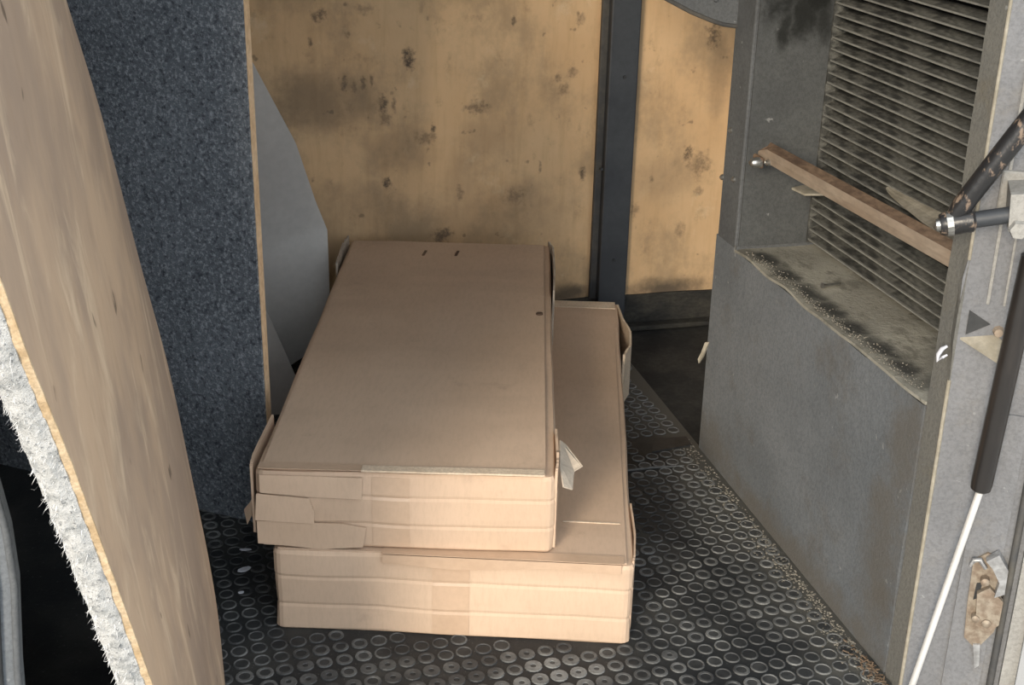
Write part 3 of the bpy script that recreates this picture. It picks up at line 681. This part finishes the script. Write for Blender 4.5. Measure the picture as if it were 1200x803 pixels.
# ---------------------------------------------------------------- rubber coins of the floor mat
def coin_vf(cx_, cy_, seg=14, ro=.0142, h=.0022, ri=.0104):
    vs = []; fs = []; fm = []
    for rr, z in ((ro, 0), (ro - .0008, h), (ri, h), (ri - .0006, h * .55)):
        for k in range(seg):
            a = 2 * math.pi * k / seg; vs.append((cx_ + rr * math.cos(a), cy_ + rr * math.sin(a), z))
    for j in range(3):
        for k in range(seg):
            k2 = (k + 1) % seg; fs.append([j * seg + k, j * seg + k2, (j + 1) * seg + k2, (j + 1) * seg + k]); fm.append(0)
    fs.append([3 * seg + k for k in range(seg)]); fm.append(1)
    return vs, fs, fm
inv = LB.matrix_basis.inverted(); cinv = cam.matrix_world.inverted()
px, py, ang = .0318, .0345, math.radians(4.0)
cand = []
for j in range(-3, 60):
    for i in range(-22, 45):
        x = .4 + (i * px - .4) * math.cos(ang) - (j * py) * math.sin(ang)
        y = 1.385 + (i * px - .4) * math.sin(ang) + (j * py) * math.cos(ang)
        if .90 < x and 2.36 < y < 2.44: continue
        if not (-.05 < x < XW - .016 and 1.382 < y < YB - .066): continue
        q = inv @ V((x, y, 0))
        if -.010 < q.x < Wl + .010 and -.010 < q.y < Ll + .01: continue
        c = cinv @ V((x, y, 0)); sx = 600 - 1559 * c.x / c.z; sy = 401 + 1559 * c.y / c.z
        vis = -20 < sx < 1220 and -20 < sy < 825 and (q.x > Wl or q.y < 0 or (q.x < 0 and y < 2.3))
        cand.append((0 if vis else 1, -c.z, x + random.uniform(-.0008, .0008), y + random.uniform(-.0008, .0008)))
cand.sort()
near_c = cand[:300]; rest = cand[300:]
def coin_kind(x, y):      # worn differently: thin rim, broad rim, nearly full disc
    k = nz(x * 7, y * 7, 2) + random.uniform(-.25, .25)
    if y < 1.80 - .12 * x and x < .72: return 2 if k > -.12 else 1
    return 1 if k > .12 else 0
RI = (.0116, .0092, .0050)
protos = []
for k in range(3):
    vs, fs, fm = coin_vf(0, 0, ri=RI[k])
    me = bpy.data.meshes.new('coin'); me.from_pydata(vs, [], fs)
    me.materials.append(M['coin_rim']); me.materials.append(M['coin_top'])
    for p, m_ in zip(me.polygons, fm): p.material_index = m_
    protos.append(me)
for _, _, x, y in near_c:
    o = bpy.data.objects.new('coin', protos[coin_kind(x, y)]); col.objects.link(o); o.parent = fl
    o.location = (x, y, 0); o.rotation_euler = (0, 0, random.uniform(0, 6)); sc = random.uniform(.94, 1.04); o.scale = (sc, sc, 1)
vs, fs, fm = [], [], []
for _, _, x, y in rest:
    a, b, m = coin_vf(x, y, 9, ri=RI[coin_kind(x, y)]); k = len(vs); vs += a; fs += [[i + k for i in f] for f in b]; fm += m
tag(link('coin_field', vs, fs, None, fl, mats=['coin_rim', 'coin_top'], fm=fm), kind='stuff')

# ---------------------------------------------------------------- grit, scraps, nail
vs, fs = [], []
for i in range(1500):
    y = random.uniform(1.48, 2.42); w = abs(random.gauss(0, .016)) + (.02 if random.random() < .12 else 0)
    if random.random() > (.85 if y < 2.0 else .45): continue
    x = XW - .007 - w * 1.1; s = random.uniform(.0006, .0020)
    a, b = cbox((-s, -s * .8, 0), (s, s * .8, s * 1.1), 0, 1, Matrix.Translation((x, y, .0)) @ Matrix.Rotation(random.uniform(0, 6), 4, 'Z') @ Matrix.Rotation(random.uniform(-.4, .4), 4, 'X'))
    k = len(vs); vs += a; fs += [[i_ + k for i_ in f] for f in b]
tag(link('floor_grit', vs, fs, 'grit'), 'dry grit swept against the foot of the grey panel', 'grit', kind='stuff')
vs, fs = [], []
for i in range(80):
    y = random.gauss(1.575, .035); x = XW - .008 - abs(random.gauss(0, .013)); L = random.uniform(.002, .006)
    a, b = cbox((-L, -.0010, 0), (L, .0010, .0014), 0, 1, Matrix.Translation((x, y, random.uniform(.001, .006))) @ Matrix.Rotation(random.uniform(0, 6), 4, 'Z') @ Matrix.Rotation(random.uniform(-.5, .5), 4, 'Y'))
    k = len(vs); vs += a; fs += [[i_ + k for i_ in f] for f in b]
tag(link('rust_flakes', vs, fs, 'straw'), 'rust-brown flakes piled in the corner at the door frame', 'debris', kind='stuff')
vs, fs = [], []
for i in range(420):
    y = random.uniform(1.60, 2.24); x = XW + .004 + abs(random.gauss(0, .014)); s = random.uniform(.0003, .0011)
    a, b = cbox((-s, -s, 0), (s, s, s * 1.6), 0, 1, Matrix.Translation((x, y, .486)) @ Matrix.Rotation(random.uniform(0, 6), 4, 'Z'))
    k = len(vs); vs += a; fs += [[i_ + k for i_ in f] for f in b]
tag(link('ledge_crumbs', vs, fs, 'grit'), 'pale crumbs along the front edge of the dusty ledge', 'debris', kind='stuff')
for (x, y, L, w, a), lab in zip(((.060, 2.150, .011, .003, -.2), (.054, 2.083, .013, .006, .35), (.044, 2.010, .005, .003, .1)),
        ('thin pale scrap on the floor, farthest of the scraps left of the boxes', 'largest pale scrap on the floor left of the boxes', 'tiny pale speck on the floor nearest the leaning board')):
    m = Matrix.Translation((x, y, .0035)) @ Matrix.Rotation(a, 4, 'Z') @ Matrix.Rotation(.12, 4, 'X')
    poly = [m @ V((L * math.cos(k) * (1 + .15 * math.sin(3 * k)), w * math.sin(k), 0)) for k in [i * math.pi / 4 for i in range(8)]]
    tag(link('paper_scrap', *prism(poly, (0, 0, 0), (0, 0, .0015)), 'paper'), lab, 'scrap', 'pale scraps left of the boxes')
nl = thing('loose_screw', (1.10, 2.03, .487), 0, 'small loose screw lying on the dusty ledge under the louvres', 'screw')
link('shank', *tube([(1.095, 2.030, .4905), (1.132, 2.037, .4905)], [.003, .0022], 8), 'steel', nl)
link('head', *tube([(1.0935, 2.0297, .4915), (1.0965, 2.0303, .4915)], [.0055, .004], 10), 'steel', nl)
